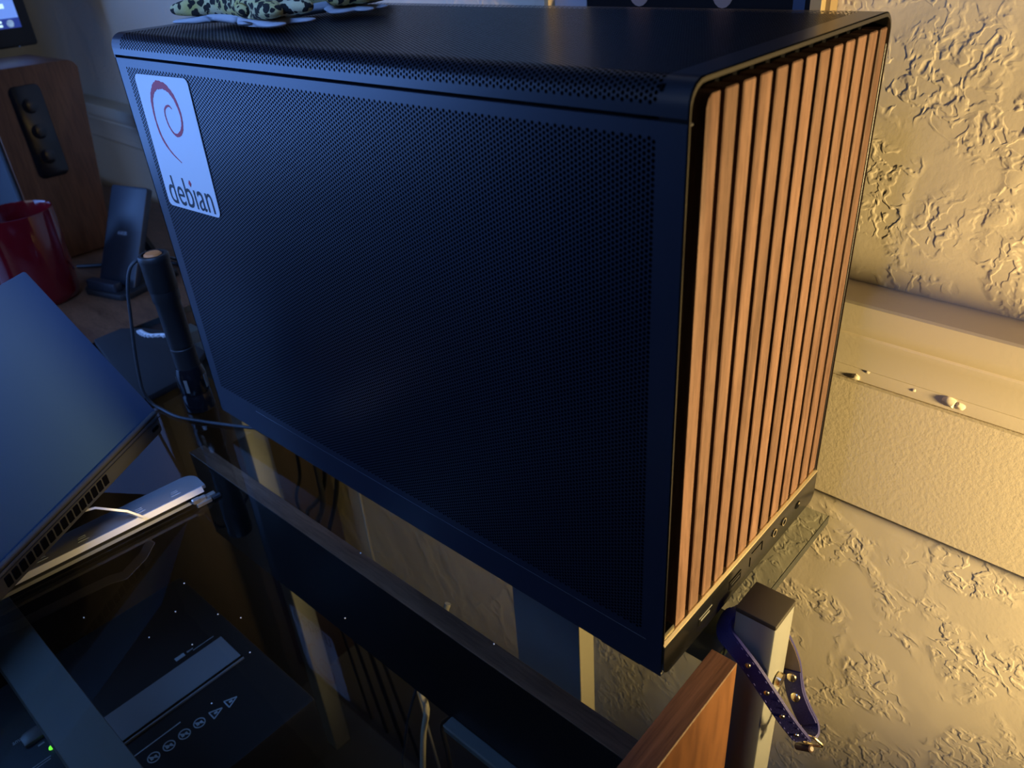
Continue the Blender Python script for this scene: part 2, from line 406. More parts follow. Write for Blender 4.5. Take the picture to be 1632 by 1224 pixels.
# ================================================================== WOODEN STAND under/next to the glass
cab = thing('wooden_side_unit', 'cherry brown wooden unit with upright end panel beside the grey desk post', 'cabinet', (0.01, -0.2, ZF))
ep = obj('end_panel', MB().box(0.0114, 0.0272, -0.555, 0.0346, ZF, -0.0004, 0.0004), M_panel, cab, None)
obj('end_panel_edge', MB().box(0.0114, 0.0272, -0.555, 0.0346, -0.0006, 0.0003, 0.0003), M_edge, ep, None)
ap = obj('apron', MB().box(-0.50, 0.0114, -0.0255, -0.0105, -0.148, -0.0500, 0.0005), M_shadewood, cab, None)  # unlit front of the apron, its shade is in the dark colour
obj('apron_lit_edge', MB().box(-0.50, 0.0114, -0.0256, -0.0104, -0.0502, -0.0494, 0.0003), M_litapron, ap, None)  # lit top of the apron as a lighter brown slab
obj('apron_strip', MB().box(-0.16, 0.0114, -0.036, -0.0255, -0.150, -0.143, 0.001), M_steel, cab, None)

# ================================================================== COMPUTER CASE
LX, WY, HZ = 0.4606, 0.194, 0.312
case = thing('computer_case', 'black perforated computer case with upright walnut slat front', 'computer', (-LX / 2, WY / 2, ZG))

def perforated(x0, x1, s0, s1, fn, px=0.00408, pz=0.00233, r=0.00088, seg=8):
    """staggered punched sheet; fn(x, s) -> xyz"""
    cw = px / 2; nx = int((x1 - x0) / cw); nz = int((s1 - s0) / pz); cw = (x1 - x0) / nx; pz = (s1 - s0) / nz
    V = []; F = []
    hole = [(math.cos(math.pi / 4 * k), math.sin(math.pi / 4 * k)) for k in range(8)]
    sq = [(1, 0), (1, 1), (0, 1), (-1, 1), (-1, 0), (-1, -1), (0, -1), (1, -1)]
    for i in range(nx):
        cx = x0 + (i + .5) * cw; odd = i % 2
        for j in range(nz - odd):
            cz = s0 + (j + .5 + .5 * odd) * pz
            k = len(V)
            for a, b in hole: V.append(fn(cx + a * r, cz + b * r))
            for a, b in sq: V.append(fn(cx + a * cw / 2, cz + b * pz / 2))
            for q in range(8):
                q2 = (q + 1) % 8; F.append((k + q, k + 8 + q, k + 8 + q2, k + q2))
        if odd:
            for (sa, sb) in ((s0, s0 + pz / 2), (s1 - pz / 2, s1)):
                k = len(V); V += [fn(cx - cw / 2, sa), fn(cx + cw / 2, sa), fn(cx + cw / 2, sb), fn(cx - cw / 2, sb)]; F.append((k, k + 1, k + 2, k + 3))
    return V, F
def strip(x0, x1, ss, fn):
    V = []; F = []
    for s_ in ss: V += [fn(x0, s_), fn(x1, s_)]
    for i in range(len(ss) - 1): F.append((2 * i, 2 * i + 1, 2 * i + 3, 2 * i + 2))
    return V, F
def quick_mesh(name, parts, M, parent, smooth):
    V = []; F = []
    for v, f in parts:
        k = len(V); V += v; F += [tuple(i + k for i in q) for q in f]
    me = bpy.data.meshes.new(name); me.from_pydata(V, [], F); me.update()
    return link_mesh(name, me, M, parent, smooth)

# side panel (towards the camera)
sf = lambda x, s_: (x, 0.0, s_)
XA, XB, ZA, ZB = -0.4475, -0.0135, 0.0290, 0.2915
SZ0, SZ1 = 0.0015, 0.2966
parts = [perforated(XA, XB, ZA, ZB, sf),
         strip(-LX, XA, [SZ0, SZ1], sf), strip(XB, -0.0006, [SZ0, SZ1], sf), strip(XA, XB, [SZ0, ZA], sf), strip(XA, XB, [ZB, SZ1], sf)]
side = quick_mesh('side_panel', parts, M_mesh, case, None)
fold = MB().box(-LX, -0.0006, 0.0001, 0.0045, SZ1 - .0012, SZ1 + 0.0001, .0004).box(-LX, -LX + .0012, 0.0001, 0.012, SZ0, SZ1).box(-LX, -.0006, .0001, .010, .0003, SZ0 + .0012, .0004)
obj('panel_fold', fold, M_case, side, None)
obj('panel_line', MB().box(-0.395, -0.0107, -0.00035, 0.0003, 0.0233, 0.0239, 0.0001), M_case, side, None)

# top panel: lip, rounded edge, flat, rounded edge, lip
RC = 0.0092; Z0T = 0.2985
def top_map(x, s_):
    l0 = HZ - RC - Z0T; arc = RC * math.pi / 2; flat = WY - 2 * RC
    if s_ <= l0: return (x, 0.0, Z0T + s_)
    s_ -= l0
    if s_ <= arc: a = s_ / RC; return (x, RC - RC * math.cos(a), HZ - RC + RC * math.sin(a))
    s_ -= arc
    if s_ <= flat: return (x, RC + s_, HZ)
    s_ -= flat
    if s_ <= arc: a = s_ / RC; return (x, WY - RC + RC * math.sin(a), HZ - RC + RC * math.cos(a))
    s_ -= arc; return (x, WY, HZ - RC - s_)
ST = 2 * (HZ - RC - Z0T) + RC * math.pi + WY - 2 * RC
P0, P1 = 0.0036, ST - 0.0036
ss = [0, 0.0018, 0.0036] + [0.0036 + (P1 - 0.0036) * i / 120 for i in range(1, 121)] + [ST - .0018, ST]
parts = [perforated(XA, XB, P0, P1, top_map), strip(-LX, XA, ss, top_map), strip(XB, -0.0006, ss, top_map),
         strip(XA, XB, [0, .0018, P0], top_map), strip(XA, XB, [P1, ST], top_map)]
quick_mesh('top_panel', parts, M_top, case, 60)
# dark box standing for the shade inside, then back and right walls, bottom
obj('inner_shade_box', MB().box(-LX + .003, -0.0136, 0.0014, WY - .0014, 0.002, HZ - .0014, .0085, 3), M_inside, case, None)
obj('right_panel', MB().box(-LX, -0.0006, WY - .0012, WY, SZ0, SZ1, .0004), M_case, case, None)
bk = [(y, z) for (_, y, z) in [top_map(0, s_) for s_ in ss[::3]]] + [(WY, SZ0), (0, SZ0)]
obj('back_panel', MB().prism(bk, -LX, -LX + .0012, lambda y, z, x: (x, y, z)), M_case, case, None)
obj('bottom_panel', MB().box(-LX, -0.0006, .0015, WY - .0015, 0.0, 0.0016, .0005), M_case, case, None)
for fx0, fx1 in ((-0.0505, -0.0215), (-0.44, -0.411)):
    for fy in (0.012, WY - 0.026):
        obj('foot', MB().box(fx0, fx1, fy, fy + 0.014, ZG, 0.0003, 0.0012, 2), M_black, case)

# front frame
outer = [(.0005 + (y) * (WY - .001) / WY, z - .0005) for (_, y, z) in [top_map(0, s_) for s_ in ss]]
outer = [(.0005, 0.02)] + outer + [(WY - .0005, 0.02)]
inner = [(WY - 0.0010, 0.02)] + [(WY - .0010 - (RC - .0005) * (1 - math.cos(a)), HZ - .0022 - (RC - .0005) * (1 - math.sin(a))) for a in [math.pi / 2 * k / 8 for k in range(9)]] + \
        [(0.0012 + (RC - .0005) * (1 - math.cos(a)), HZ - .0022 - (RC - .0005) * (1 - math.sin(a))) for a in [math.pi / 2 * k / 8 for k in range(8, -1, -1)]] + [(0.0012, 0.02)]
def frame_ring(outer, inner, x0, x1):
    bm = bmesh.new()
    # walls: outer skin, inner skin, front ring as polygon strips matched by parameter
    def resample(pl, n):
        d = [0]
        for a, b in zip(pl, pl[1:]): d.append(d[-1] + math.dist(a, b))
        out = []
        for i in range(n):
            t = d[-1] * i / (n - 1); k = 0
            while k < len(d) - 2 and d[k + 1] < t: k += 1
            u = (t - d[k]) / max(1e-9, d[k + 1] - d[k]); out.append((pl[k][0] + (pl[k + 1][0] - pl[k][0]) * u, pl[k][1] + (pl[k + 1][1] - pl[k][1]) * u))
        return out
    n = 220; A = resample(outer, n); B = resample(inner[::-1], n); mb = MB(); V = []; F = []
    for (a, b) in zip(A, B): V += [(x1, *a), (x1, *b), (x0, *a), (x0, *b)]
    for i in range(n - 1):
        k = 4 * i; j = k + 4
        F += [(k, k + 1, j + 1, j), (k, j, j + 2, k + 2), (k + 1, k + 3, j + 3, j + 1), (k + 2, j + 2, j + 3, k + 3)]
    return mb.add(V, F)
obj('front_frame', frame_ring(outer, inner, -0.0125, 0.0), M_front, case, 40)
# stepped bevel inside the frame top
inner2 = [(y * 0.985 + 0.0015, z - (0.0025 if z > .05 else 0)) for y, z in inner]
obj('slat_backing', MB().box(-0.0135, -0.0118, 0.001, WY - .001, 0.02, HZ - .0025), M_inside, case, None)
# walnut slats
pitch = 0.01418; y0 = 0.0146
slat0 = None
for i in range(13):
    a = y0 + pitch * i; wd = 0.0098 if i < 12 else 0.0083
    if i == 0:
        pl = [(a, 0.0262), (a + wd, 0.0262), (a + wd, 0.3042), (a + .0035, 0.3042), (a + .001, 0.3025), (a, 0.2995)]
        o = obj('slat', MB().prism(pl, -0.0118, -0.0015, lambda y, z, x: (x, y, z), 0.0004), M_slat, case)
    elif i == 1:
        slat0 = o = obj('slat', MB().box(-0.0118, -0.0015, a, a + wd, 0.0262, 0.3042, 0.0005), M_slat, case)
    elif i == 12:
        o = obj('slat', MB().box(-0.0118, -0.0015, a, a + wd, 0.0262, 0.3042, 0.0005), M_slat, case)
    else:
        o = copy_part(slat0, (0, pitch * (i - 1), 0))
# ports block at the foot of the front
pl = rrect(0.0006, WY - .0004, 0.0, 0.0243, 0.0075, 5, (0, 0, 1, 1))
base = obj('port_block', MB().prism(pl, -0.0125, 0.0008, lambda y, z, x: (x, y, z), 0.0005), M_front, case)
obj('chamfer_glint', MB().prism([(-.004, .0242), (.0007, .0242), (.0005, .0250), (-.0010, .0257), (-.004, .0257)], 0.0006, WY - .0006, lambda x, z, y: (x, y, z)), M_lip, base, None)  # bright strip standing for the highlight along the black chamfer
obj('frame_tab', MB().box(-.006, -.0012, .0015, .0135, .0243, .0300, .0006), M_front, case)
def port(name, y, z, wy, hz, rad, tongue=True):
    p = obj(name, MB().prism(rrect(y - wy / 2, y + wy / 2, z - hz / 2, z + hz / 2, rad), 0.0002, 0.0011, lambda a, b, x: (x, a, b)), M_inside, base, None)
    return p
for i, (y, wy, hz) in enumerate(((0.0435, .0145, .0066), (0.079, .0145, .0066))):
    p = port('usb_port', y, 0.0125, wy, hz, .0006)
    obj('port_rim', MB().prism(rrect(y - wy / 2, y + wy / 2, .0125 + hz / 2 - .0008, .0125 + hz / 2, .0003), .0009, .0014, lambda a, b, x: (x, a, b)), M_steel if i == 0 else M_front, p, None)
    obj('port_tongue', MB().prism(rrect(y - .005, y + .005, .0118, .0132, .0003), .0009, .0013, lambda a, b, x: (x, a, b)), M_steel if i == 0 else M_black, p, None)
port('port_slot', 0.098, 0.0125, .0006, .0075, .0002)
port('port_slot', 0.1135, 0.0150, .0006, .0075, .0002)
port('port_slot', 0.1062, 0.0187, .014, .0005, .0002)
for y in (0.1305, 0.144):
    p = port('audio_jack', y, 0.0135, .0058, .0058, .0028)
    obj('jack_ring', MB().lathe([(.0021, 0), (.0029, 0), (.0029, .0007), (.0021, .0007)], n=20, mtx=Matrix.Translation((.0009, y, .0135)) @ Matrix.Rotation(math.pi / 2, 4, 'Y')), M_lip, p, None)
p = port('power_button', 0.165, 0.0135, .0066, .0050, .0024)
obj('button_light', MB().box(.0008, .0014, .1655, .1675, .0132, .0148, .0004), M_lip, p, None)

# sticker on the side panel
C4 = [Vector((-.4404, 0, .1936)), Vector((-.3656, 0, .1960)), Vector((-.3628, 0, .2888)), Vector((-.4366, 0, .2873))]
def quadmap(u, v): return C4[0] * (1 - u) * (1 - v) + C4[1] * u * (1 - v) + C4[2] * u * v + C4[3] * (1 - u) * v
def st(u, v, d): q = quadmap(u, v); return (q.x, -d, q.z)
stk = obj('sticker', MB().prism([(a, b * 1.0) for a, b in [(x / .0745, y / .0935) for x, y in rrect(0, .0745, 0, .0935, .0045)]], 0.0003, 0.0007, st), M_sticker, case, None)
stk['label'] = 'white sticker with red spiral and black word'
swirl = [(-.4012, .2301, .23), (-.413, .2365, .61), (-.421, .2458, 1.13), (-.423, .2572, .91), (-.4216, .2667, 1.21), (-.4189, .2731, 1.51), (-.4126, .2791, 2.12), (-.4053, .2821, 2.75), (-.395, .2814, 2.3),
         (-.3877, .2765, 1.75), (-.3846, .2704, 1.36), (-.3835, .2641, 1.06), (-.3851, .2579, 1.06), (-.389, .2529, 1.36), (-.3955, .2497, 1.21), (-.4008, .2506, .76), (-.4048, .2549, .68), (-.4062, .2609, .68),
         (-.4049, .2656, .68), (-.4011, .2683, .76), (-.397, .2691, .61), (-.3938, .2673, .2)]
sp = smooth_path([(a, w_, b) for a, b, w_ in swirl], 7)
V = []; F = []
for i, p in enumerate(sp):
    a = sp[max(0, i - 1)]; b = sp[min(len(sp) - 1, i + 1)]
    t = Vector((b.x - a.x, 0, b.z - a.z)).normalized(); nrm = Vector((-t.z, 0, t.x)); hw = max(.0001, p.y * .00098) * (1 + .10 * math.sin(i * 2.1) + .07 * math.sin(i * 5.3))
    c = Vector((p.x, 0, p.z))
    for q in (c + nrm * hw, c - nrm * hw): V += [(q.x, -0.0009, q.z), (q.x, -0.0006, q.z)]
for i in range(len(sp) - 1):
    k = 4 * i; j = k + 4; F += [(k, k + 2, j + 2, j), (k + 1, j + 1, j + 3, k + 3), (k, j, j + 1, k + 1), (k + 2, k + 3, j + 3, j + 2)]
obj('spiral_mark', MB().add(V, F), M_red, stk, None)
text('word_mark', 'deb\u0131an', frame3((-.4338, -0.0007, .1966), (.062, 0, .0015), (0.03, 0, 1)), M_ink, stk, width=.0632, height=.0212)
obj('dot_mark', MB().prism([(-.3995, .2158), (-.3978, .2136), (-.3961, .2160), (-.3978, .2182)], -.0011, -.0005, lambda x, z, y: (x, y, z)), M_red, stk, None)

# ================================================================== SPOTTED PLUSH on the case
plush = thing('plush_lizard', 'yellow black-spotted plush lizard with white underside lying on the computer case', 'plush toy', (-.37, .09, HZ))
def skin_mesh(name, nodes, edges, flat, grow, zbase, M, parent, sub=2):
    me = bpy.data.meshes.new(name); me.from_pydata([n[:3] for n in nodes], edges, [])
    o = bpy.data.objects.new(name, me); COL.objects.link(o)
    md = o.modifiers.new('s', 'SKIN'); md.use_smooth_shade = True
    for i, n in enumerate(nodes):
        d = me.skin_vertices[0].data[i]; d.radius = (n[3] * grow, n[3] * grow); d.use_root = (i == 0)
    o.modifiers.new('u', 'SUBSURF').levels = sub
    dg = bpy.context.evaluated_depsgraph_get(); dg.update(); m2 = bpy.data.meshes.new_from_object(o.evaluated_get(dg))
    bpy.data.objects.remove(o)
    zs = [v.co.z for v in m2.vertices]; z0 = min(zs)
    for v in m2.vertices: v.co.z = zbase + (v.co.z - z0) * flat
    return link_mesh(name, m2, M, parent, 80)
Z = HZ + .014
nodes = [(-.375, .085, Z + .006, .026), (-.378, .055, Z + .004, .019), (-.372, .12, Z + .005, .025), (-.37, .155, Z + .004, .019), (-.385, .19, Z, .011),
         (-.352, .052, Z, .012), (-.331, .043, Z - .002, .0115), (-.344, .0375, Z - .003, .0075), (-.3365, .0350, Z - .003, .0055), (-.312, .0375, Z - .003, .0085), (-.301, .0375, Z - .003, .0065), (-.312, .056, Z - .003, .008), (-.3015, .063, Z - .003, .0065),
         (-.350, .118, Z, .013), (-.334, .112, Z - .002, .011), (-.325, .099, Z - .003, .0085), (-.3195, .0935, Z - .003, .007), (-.318, .112, Z - .003, .008), (-.306, .1085, Z - .003, .006), (-.318, .125, Z - .003, .007), (-.309, .1265, Z - .003, .0055),
         (-.398, .052, Z, .012), (-.407, .041, Z - .002, .0105), (-.413, .034, Z - .003, .0085), (-.420, .0295, Z - .004, .0055), (-.405, .0305, Z - .003, .0065)]
edges = [(0, 1), (0, 2), (2, 3), (3, 4), (1, 5), (5, 6), (6, 7), (7, 8), (6, 9), (9, 10), (6, 11), (11, 12), (2, 13), (13, 14), (14, 15), (15, 16), (14, 17), (17, 18), (14, 19), (19, 20), (1, 21), (21, 22), (22, 23), (23, 24), (22, 25)]
skin_mesh('spotted_body', nodes, edges, 0.62, 1.0, HZ + .0028, M_plush, plush)
skin_mesh('white_belly', nodes, edges, 0.21, 1.09, HZ + .0004, M_belly, plush)

# ================================================================== DOG COLLAR on the post
col = thing('dog_collar', 'dark blue stitched leather collar with brass rivets hung around the steel post', 'pet collar', (.03, .075, -.05))
loop = [(.0060, .076, -.0065), (.0035, .068, -.0105), (.0070, .0600, -.0125), (.0150, .0565, -.0150), (.0255, .0550, -.0215), (.0385, .0550, -.0352), (.0485, .0580, -.0512), (.0555, .0640, -.0672), (.0592, .0705, -.0790),
        (.0608, .0770, -.0800), (.0585, .0815, -.0765), (.0517, .0850, -.0714), (.0454, .0885, -.0650), (.0410, .0915, -.0570), (.0365, .0938, -.0450), (.0280, .0945, -.0310), (.0180, .0935, -.0200), (.0095, .0895, -.0115)]
path = smooth_path(loop, 6, True)
cen = sum(path, Vector()) / len(path)
nP = len(path)
def strap_frame(i):
    t = (path[(i + 1) % nP] - path[(i - 1) % nP]).normalized()
    # strap stands on edge: its width runs along the loop normal
    return t
# loop normal (axis the strap width follows): mostly up, leaning with the slope
axis = Vector()
for i in range(nP): axis += (path[i] - cen).cross(path[(i + 1) % nP] - cen)
axis.normalize()
if axis.z < 0: axis = -axis
def sweep_strap(i0, i1, hw, th, off=0.0, out=None):
    V = []; F = []; idx = [k % nP for k in range(i0, i1 + 1)]
    for i in idx:
        t = strap_frame(i); wv = (axis - t * axis.dot(t)).normalized(); nv = t.cross(wv).normalized()
        if nv.dot(path[i] - cen) < 0: nv = -nv
        c = path[i] + nv * off
        for a, b in ((-hw, -th), (-hw * .97, th), (hw * .97, th), (hw, -th)): V.append((c + wv * a + nv * b)[:])
    n = len(idx)
    for k in range(n - 1):
        for q in range(4): F.append((4 * k + q, 4 * k + (q + 1) % 4, 4 * k + 4 + (q + 1) % 4, 4 * k + 4 + q))
    F += [(3, 2, 1, 0), tuple(4 * (n - 1) + q for q in range(4))]
    return MB().add(V, F)
strap = obj('strap', sweep_strap(0, nP, .0056, .0011), M_navy, col, 50)
obj('strap_lining', sweep_strap(13 * 6, nP + 0, .0054, .0003, -.0014), M_back, strap, 50)
obj('folded_end', sweep_strap(10 * 6, 13 * 6 + 3, .0056, .0009, -.0022), M_navy, strap, 50)
# stitches along both edges
mb = MB()
for i in range(0, nP, 2):
    if 50 <= i <= 70: continue
    t = strap_frame(i); wv = (axis - t * axis.dot(t)).normalized(); nv = t.cross(wv).normalized()
    if nv.dot(path[i] - cen) < 0: nv = -nv
    for sg in (-1, 1):
        mm = frame3(path[i] + wv * (.0042 * sg) + nv * .0012, t, wv)
        mb.box(-.0008, .0008, -.00022, .00022, -.0002, .00025, mtx=mm)
stuff(obj('stitches', mb, M_thread, strap, None))
def near(pt): return min(range(nP), key=lambda i: (path[i] - Vector(pt)).length)
rivet_prof = [(0, .0011), (.0010, .0010), (.0016, .0006), (.0018, 0)]
for pt, s_, side_ in (((.0262, .055, -.0220), 1.0, 1), ((.0390, .055, -.0358), 1.0, 1), ((.0488, .058, -.0516), .9, 1), ((.0560, .0645, -.0684), .9, 1), ((.0470, .0880, -.0662), 1.75, -1), ((.0405, .0918, -.0562), 1.75, -1)):
    i = near(pt); t = strap_frame(i); wv = (axis - t * axis.dot(t)).normalized(); nv = t.cross(wv).normalized()
    if nv.dot(path[i] - cen) < 0: nv = -nv
    nv = nv * side_
    mm = frame3(path[i] + nv * (.0012 if side_ > 0 else .0031), t, nv.cross(t)) @ Matrix.Scale(s_, 4)
    obj('rivet', MB().lathe(rivet_prof, n=16, mtx=mm), M_brass, strap)
# buckle, keeper, d ring
i = near((.0600, .0745, -.0800)); t = strap_frame(i); wv = (axis - t * axis.dot(t)).normalized(); nv = t.cross(wv).normalized()
if nv.dot(path[i] - cen) < 0: nv = -nv
bc = path[i] + nv * .0012
rr = [(a, b) for a, b in rrect(-.0050, .0050, -.0078, .0078, .0028, 5)]
bk_ = obj('buckle', MB().tube([bc + nv * a * .9 + t * a * .5 + wv * (b + .001) for a, b in rr], .0009, 8, closed=True), M_brass, col)
kp = path[near((.0592, .0705, -.0790))]
obj('keeper', MB().tube([kp + wv * q + nv * .0026 - Vector((0, 0, .004)) for q in (-.0066, -.006, .006, .0066)], [.0014, .0022, .0022, .0014], 12), M_brown, col)
i = near((.0500, .0862, -.0700)); t2 = strap_frame(i); w2 = (axis - t2 * axis.dot(t2)).normalized(); n2 = t2.cross(w2).normalized()
if n2.dot(path[i] - cen) < 0: n2 = -n2
dc = path[i] + n2 * .0010
obj('d_ring', MB().tube([dc + w2 * (.0046 * math.cos(a)) + n2 * (.0055 * max(0, math.sin(a))) for a in [2 * math.pi * k / 24 for k in range(24)]], .0007, 8, closed=True), M_brass, col)

# ================================================================== LAPTOP on its stand hub
A = Vector((-.4472, -.0589, .035)); hd = Vector((.534, -.8455, 0)).normalized(); hn = Vector((.8455, .534, 0)).normalized(); up = Vector((0, 0, 1))
th = math.radians(-29); lu = (up * math.cos(th) + hn * math.sin(th)).normalized()
lap = thing('laptop', 'dark grey laptop half open with its lid back towards us left of the case', 'laptop', (-.45, -.2, ZG))
LW = 0.30; LH = 0.141
lm = frame3(A, hd, lu)           # local x along the hinge, y up the lid, z = normal
zn = hd.cross(lu)
sgn = 1 if zn.dot(hn) > 0 else -1
lid = obj('lid', MB().prism(rrect(0, LW, 0, LH, .002, 3), 0.0 * sgn, -.0045 * sgn, lambda a, b, c: (lm @ Vector((a, b, c)))[:], .0006), M_lid, lap)
obj('screen_glass', MB().prism(rrect(.006, LW - .006, .008, LH - .006, .002, 3), -.0046 * sgn, -.0052 * sgn, lambda a, b, c: (lm @ Vector((a, b, c)))[:]), M_blackgloss, lid, None)
bdg = obj('lid_badge', MB().prism([(x, y) for x, y in rrect(.2225, .27, .062, .108, .005)], .0001 * sgn, .0005 * sgn, lambda a, b, c: (lm @ Vector((a, b, c)))[:]), M_white, lid, None)
obj('badge_print', MB().prism(rrect(.2245, .268, .064, .106, .004), .0005 * sgn, .0008 * sgn, lambda a, b, c: (lm @ Vector((a, b, c)))[:]), M_purple, bdg, None)
tilt = math.radians(0.6); bd = (-hn * math.cos(tilt) + up * math.sin(tilt)).normalized()
bmx = frame3(A + hn * .0035 - up * .0015, hd, bd); bz = hd.cross(bd); bs = 1 if bz.z > 0 else -1
BT = .0155
bl = obj('base', MB().prism(rrect(0, LW, 0, .205, .006, 3), 0, -BT * bs, lambda a, b, c: (bmx @ Vector((a, b, c)))[:], .0012), M_lapbase, lap)
obj('hinge_bar', MB().tube([A + hd * .004 + hn * .001 + up * .0004, A + hd * (LW - .004) + hn * .001 + up * .0004], .0021, 12), M_lapbase, lap)
bx = A + hn * .0035 - up * .0015
for k in range(16):
    s0 = .0765 + k * .0068
    c0 = bx + hd * (s0 + .0026) - up * .0082
    mm = frame3(c0, hd, up)
    obj('vent_slot', MB().box(-.0026, .0026, -.0040, .0040, -.0008, .0008, .0005, mtx=mm), M_inside, bl, None)
mm = frame3(bx + hd * .0115 - up * .0080, hd, up)
pp = obj('power_port', MB().prism(rrect(-.0042, .0042, -.0014, .0014, .0013), -.0006, .0006, lambda a, b, c: (mm @ Vector((a, b, c)))[:]), M_inside, bl, None)
obj('base_seam', MB().box(0.001, LW - .001, -.0003, .0003, -.0004, .0004, mtx=frame3(bx - up * .0022, hd, up)), M_black, bl, None)

hub = thing('laptop_stand', 'silver laptop stand bar with printed port marks lying on the glass desk', 'laptop stand', (-.39, -.15, ZG))
hx = Vector((-.3930 + .3790, -.2260 + .0640, 0)).normalized(); hy = Vector((-hx.y, hx.x, 0))   # hx: along the bar towards the camera side
if hy.x > 0: hy = -hy                                                                         # hy: away from the camera (-x)
H0 = Vector((-.3790, -.0640, 0))
hm = Matrix(((hx.x, hy.x, 0, H0.x), (hx.y, hy.y, 0, H0.y), (0, 0, 1, ZG), (0, 0, 0, 1)))
hp = lambda a, b, c: (hm @ Vector((a, b, c)))[:]
HL = .22
bar = obj('bar_body', MB().prism(rrect(0.0015, HL - .001, .0022, .0235, .004, 5), .0012, .0085, hp, .0006), M_black, hub)
obj('bar_top', MB().prism(rrect(0, HL, .0015, .025, .010, 6, (0, 1, 0, 0)), .0085, .0118, hp, .0004), M_alu, hub)
M_chrome = mat('polished_edge', (0.85, 0.86, 0.88), 0.3, 0.5)
obj('bar_front_edge', MB().prism([(0.0, .0078), (.0022, .0118), (.0030, .0118), (.0030, .0070)], 0.003, HL, lambda b, c, a: hp(a, b - .0012, c)), M_chrome, hub, None)
obj('bar_lower_edge', MB().prism([(0.0, .0015), (.0012, .0036), (.0040, .0036), (.0040, .0015)], 0.010, HL, lambda b, c, a: hp(a, b - .0005, c)), M_steel, hub, None)
for s0 in (.018, .046, .088, .116, .142):
    obj('port_mark', MB().prism([(s0, .006), (s0 + .0075, .006), (s0 + .0075, .0069), (s0, .0069)], .01175, .0121, hp)
        .prism([(s0 + .001, .009), (s0 + .0065, .009), (s0 + .0065, .0096), (s0 + .001, .0096)], .01175, .0121, hp).prism([(s0 + .001, .0112), (s0 + .006, .0112), (s0 + .006, .0116), (s0 + .001, .0116)], .01175, .0121, hp), M_logo, hub, None)
for foot_s in (.02, .19):
    obj('stand_foot', MB().prism(rrect(foot_s, foot_s + .02, .006, .02, .003), 0.0, .0014, hp), M_black, hub, None)
def flat_bar(pts, wd, tk, wdir):
    V = []; F = []
    for i, p in enumerate(pts):
        p = Vector(p); a = Vector(pts[max(0, i - 1)]); b = Vector(pts[min(len(pts) - 1, i + 1)]); t = (b - a).normalized(); wv = Vector(wdir); wv = (wv - t * wv.dot(t)).normalized(); nv = t.cross(wv)
        for q, r in ((-1, -1), (1, -1), (1, 1), (-1, 1)): V.append((p + wv * (wd / 2 * q) + nv * (tk / 2 * r))[:])
    n = len(pts)
    for k in range(n - 1):
        for q in range(4): F.append((4 * k + q, 4 * k + (q + 1) % 4, 4 * k + 4 + (q + 1) % 4, 4 * k + 4 + q))
    F += [(3, 2, 1, 0), tuple(4 * (n - 1) + q for q in range(4))]
    return MB().add(V, F)
obj('stand_arm', flat_bar([(-.3828, -.1150, -.0065), (-.3850, -.1235, .004), (-.3905, -.1400, .0156), (-.396, -.150, .0160), (-.405, -.215, .0160), (-.42, -.26, .0160)], .0070, .0016, (.9, .25, .3)), M_chrome, hub, 30)
obj('stand_arm', flat_bar([(-.4000, -.2800, -.0065), (-.402, -.285, .004), (-.410, -.30, .0156), (-.43, -.31, .0160), (-.52, -.32, .0160)], .0070, .0016, (.5, .7, .3)), M_chrome, hub, 30)
plug = thing('usb_plug', 'small metal plug at the far end of the silver laptop stand bar', 'plug', (-.377, -.068, ZG))
q = MB()
for k, (a, b, c, la) in enumerate(((.004, -.0042, .0050, .010), (.001, -.0060, .0022, .012), (-.004, -.0025, .0030, .008), (.009, -.0050, .0062, .006))):
    q.box(a, a + la, b - .002, b + .002, c - .0018, c + .0018, .0005, mtx=hm)
obj('plug_body', q, M_plug, plug)
obj('plug_tip', MB().box(-.007, .0, -.0065, -.0035, .0, .0030, .0005, mtx=hm), M_cable, plug)

# ================================================================== FLASHLIGHT
fl = thing('flashlight', 'black flashlight standing on its head with orange tail button behind the case', 'flashlight', (-.512, .003, ZG))
fc = (-.512, .003, ZG)
obj('head', MB().lathe([(0, 0), (.0122, 0), (.0132, .0012), (.0132, .0165), (.0125, .018), (.0125, .0205), (.0132, .022), (.0132, .038), (.0112, .046), (0, .046)], fc, 36), M_blackgloss, fl)
obj('barrel', MB().lathe([(0, .046), (.0106, .046), (.0106, .0655), (.0101, .066), (.0101, .0675), (.0106, .068), (.0108, .110), (.0118, .113), (.0120, .1225), (0, .1225)], fc, 36), M_black, fl)
obj('tail_cap', MB().lathe([(0, .1225), (.0117, .1225), (.0124, .1240), (.0124, .1475), (.0128, .1500), (.0128, .1535), (.0118, .1550), (.0095, .1552), (.0092, .1530), (0, .1530)], fc, 36), M_black, fl)
obj('tail_button', MB().lathe([(.0075, .1528), (.0074, .1548), (.0060, .1562), (0, .1568)], fc, 28), M_orange, fl)
for a in (-2.2, -.9, .6):
    obj('grip_flat', MB().prism([(-.0016, .0235), (.0016, .0235), (.0016, .037), (-.0016, .037)], .0128, .01345, lambda u, z, r: (fc[0] + r * math.cos(a) - u * math.sin(a), fc[1] + r * math.sin(a) + u * math.cos(a), fc[2] + z)), M_steel, fl, None)
cb = thing('charging_cable', 'thin grey cable arching down beside the standing flashlight onto the glass', 'cable', (-.53, -.03, ZG))
pts = smooth_path([(-.560, .085, .050), (-.545, .055, .095), (-.531, .022, .1235), (-.525, -.008, .131), (-.531, -.018, .112), (-.541, -.022, .076), (-.549, -.0255, .042), (-.5525, -.028, .016), (-.5525, -.029, .0), (-.5485, -.0265, -.0125), (-.538, -.0235, -.0162), (-.511, -.0205, -.0164), (-.480, -.0085, -.0164), (-.4435, .0084, -.0164), (-.40, .03, -.0164)], 6)
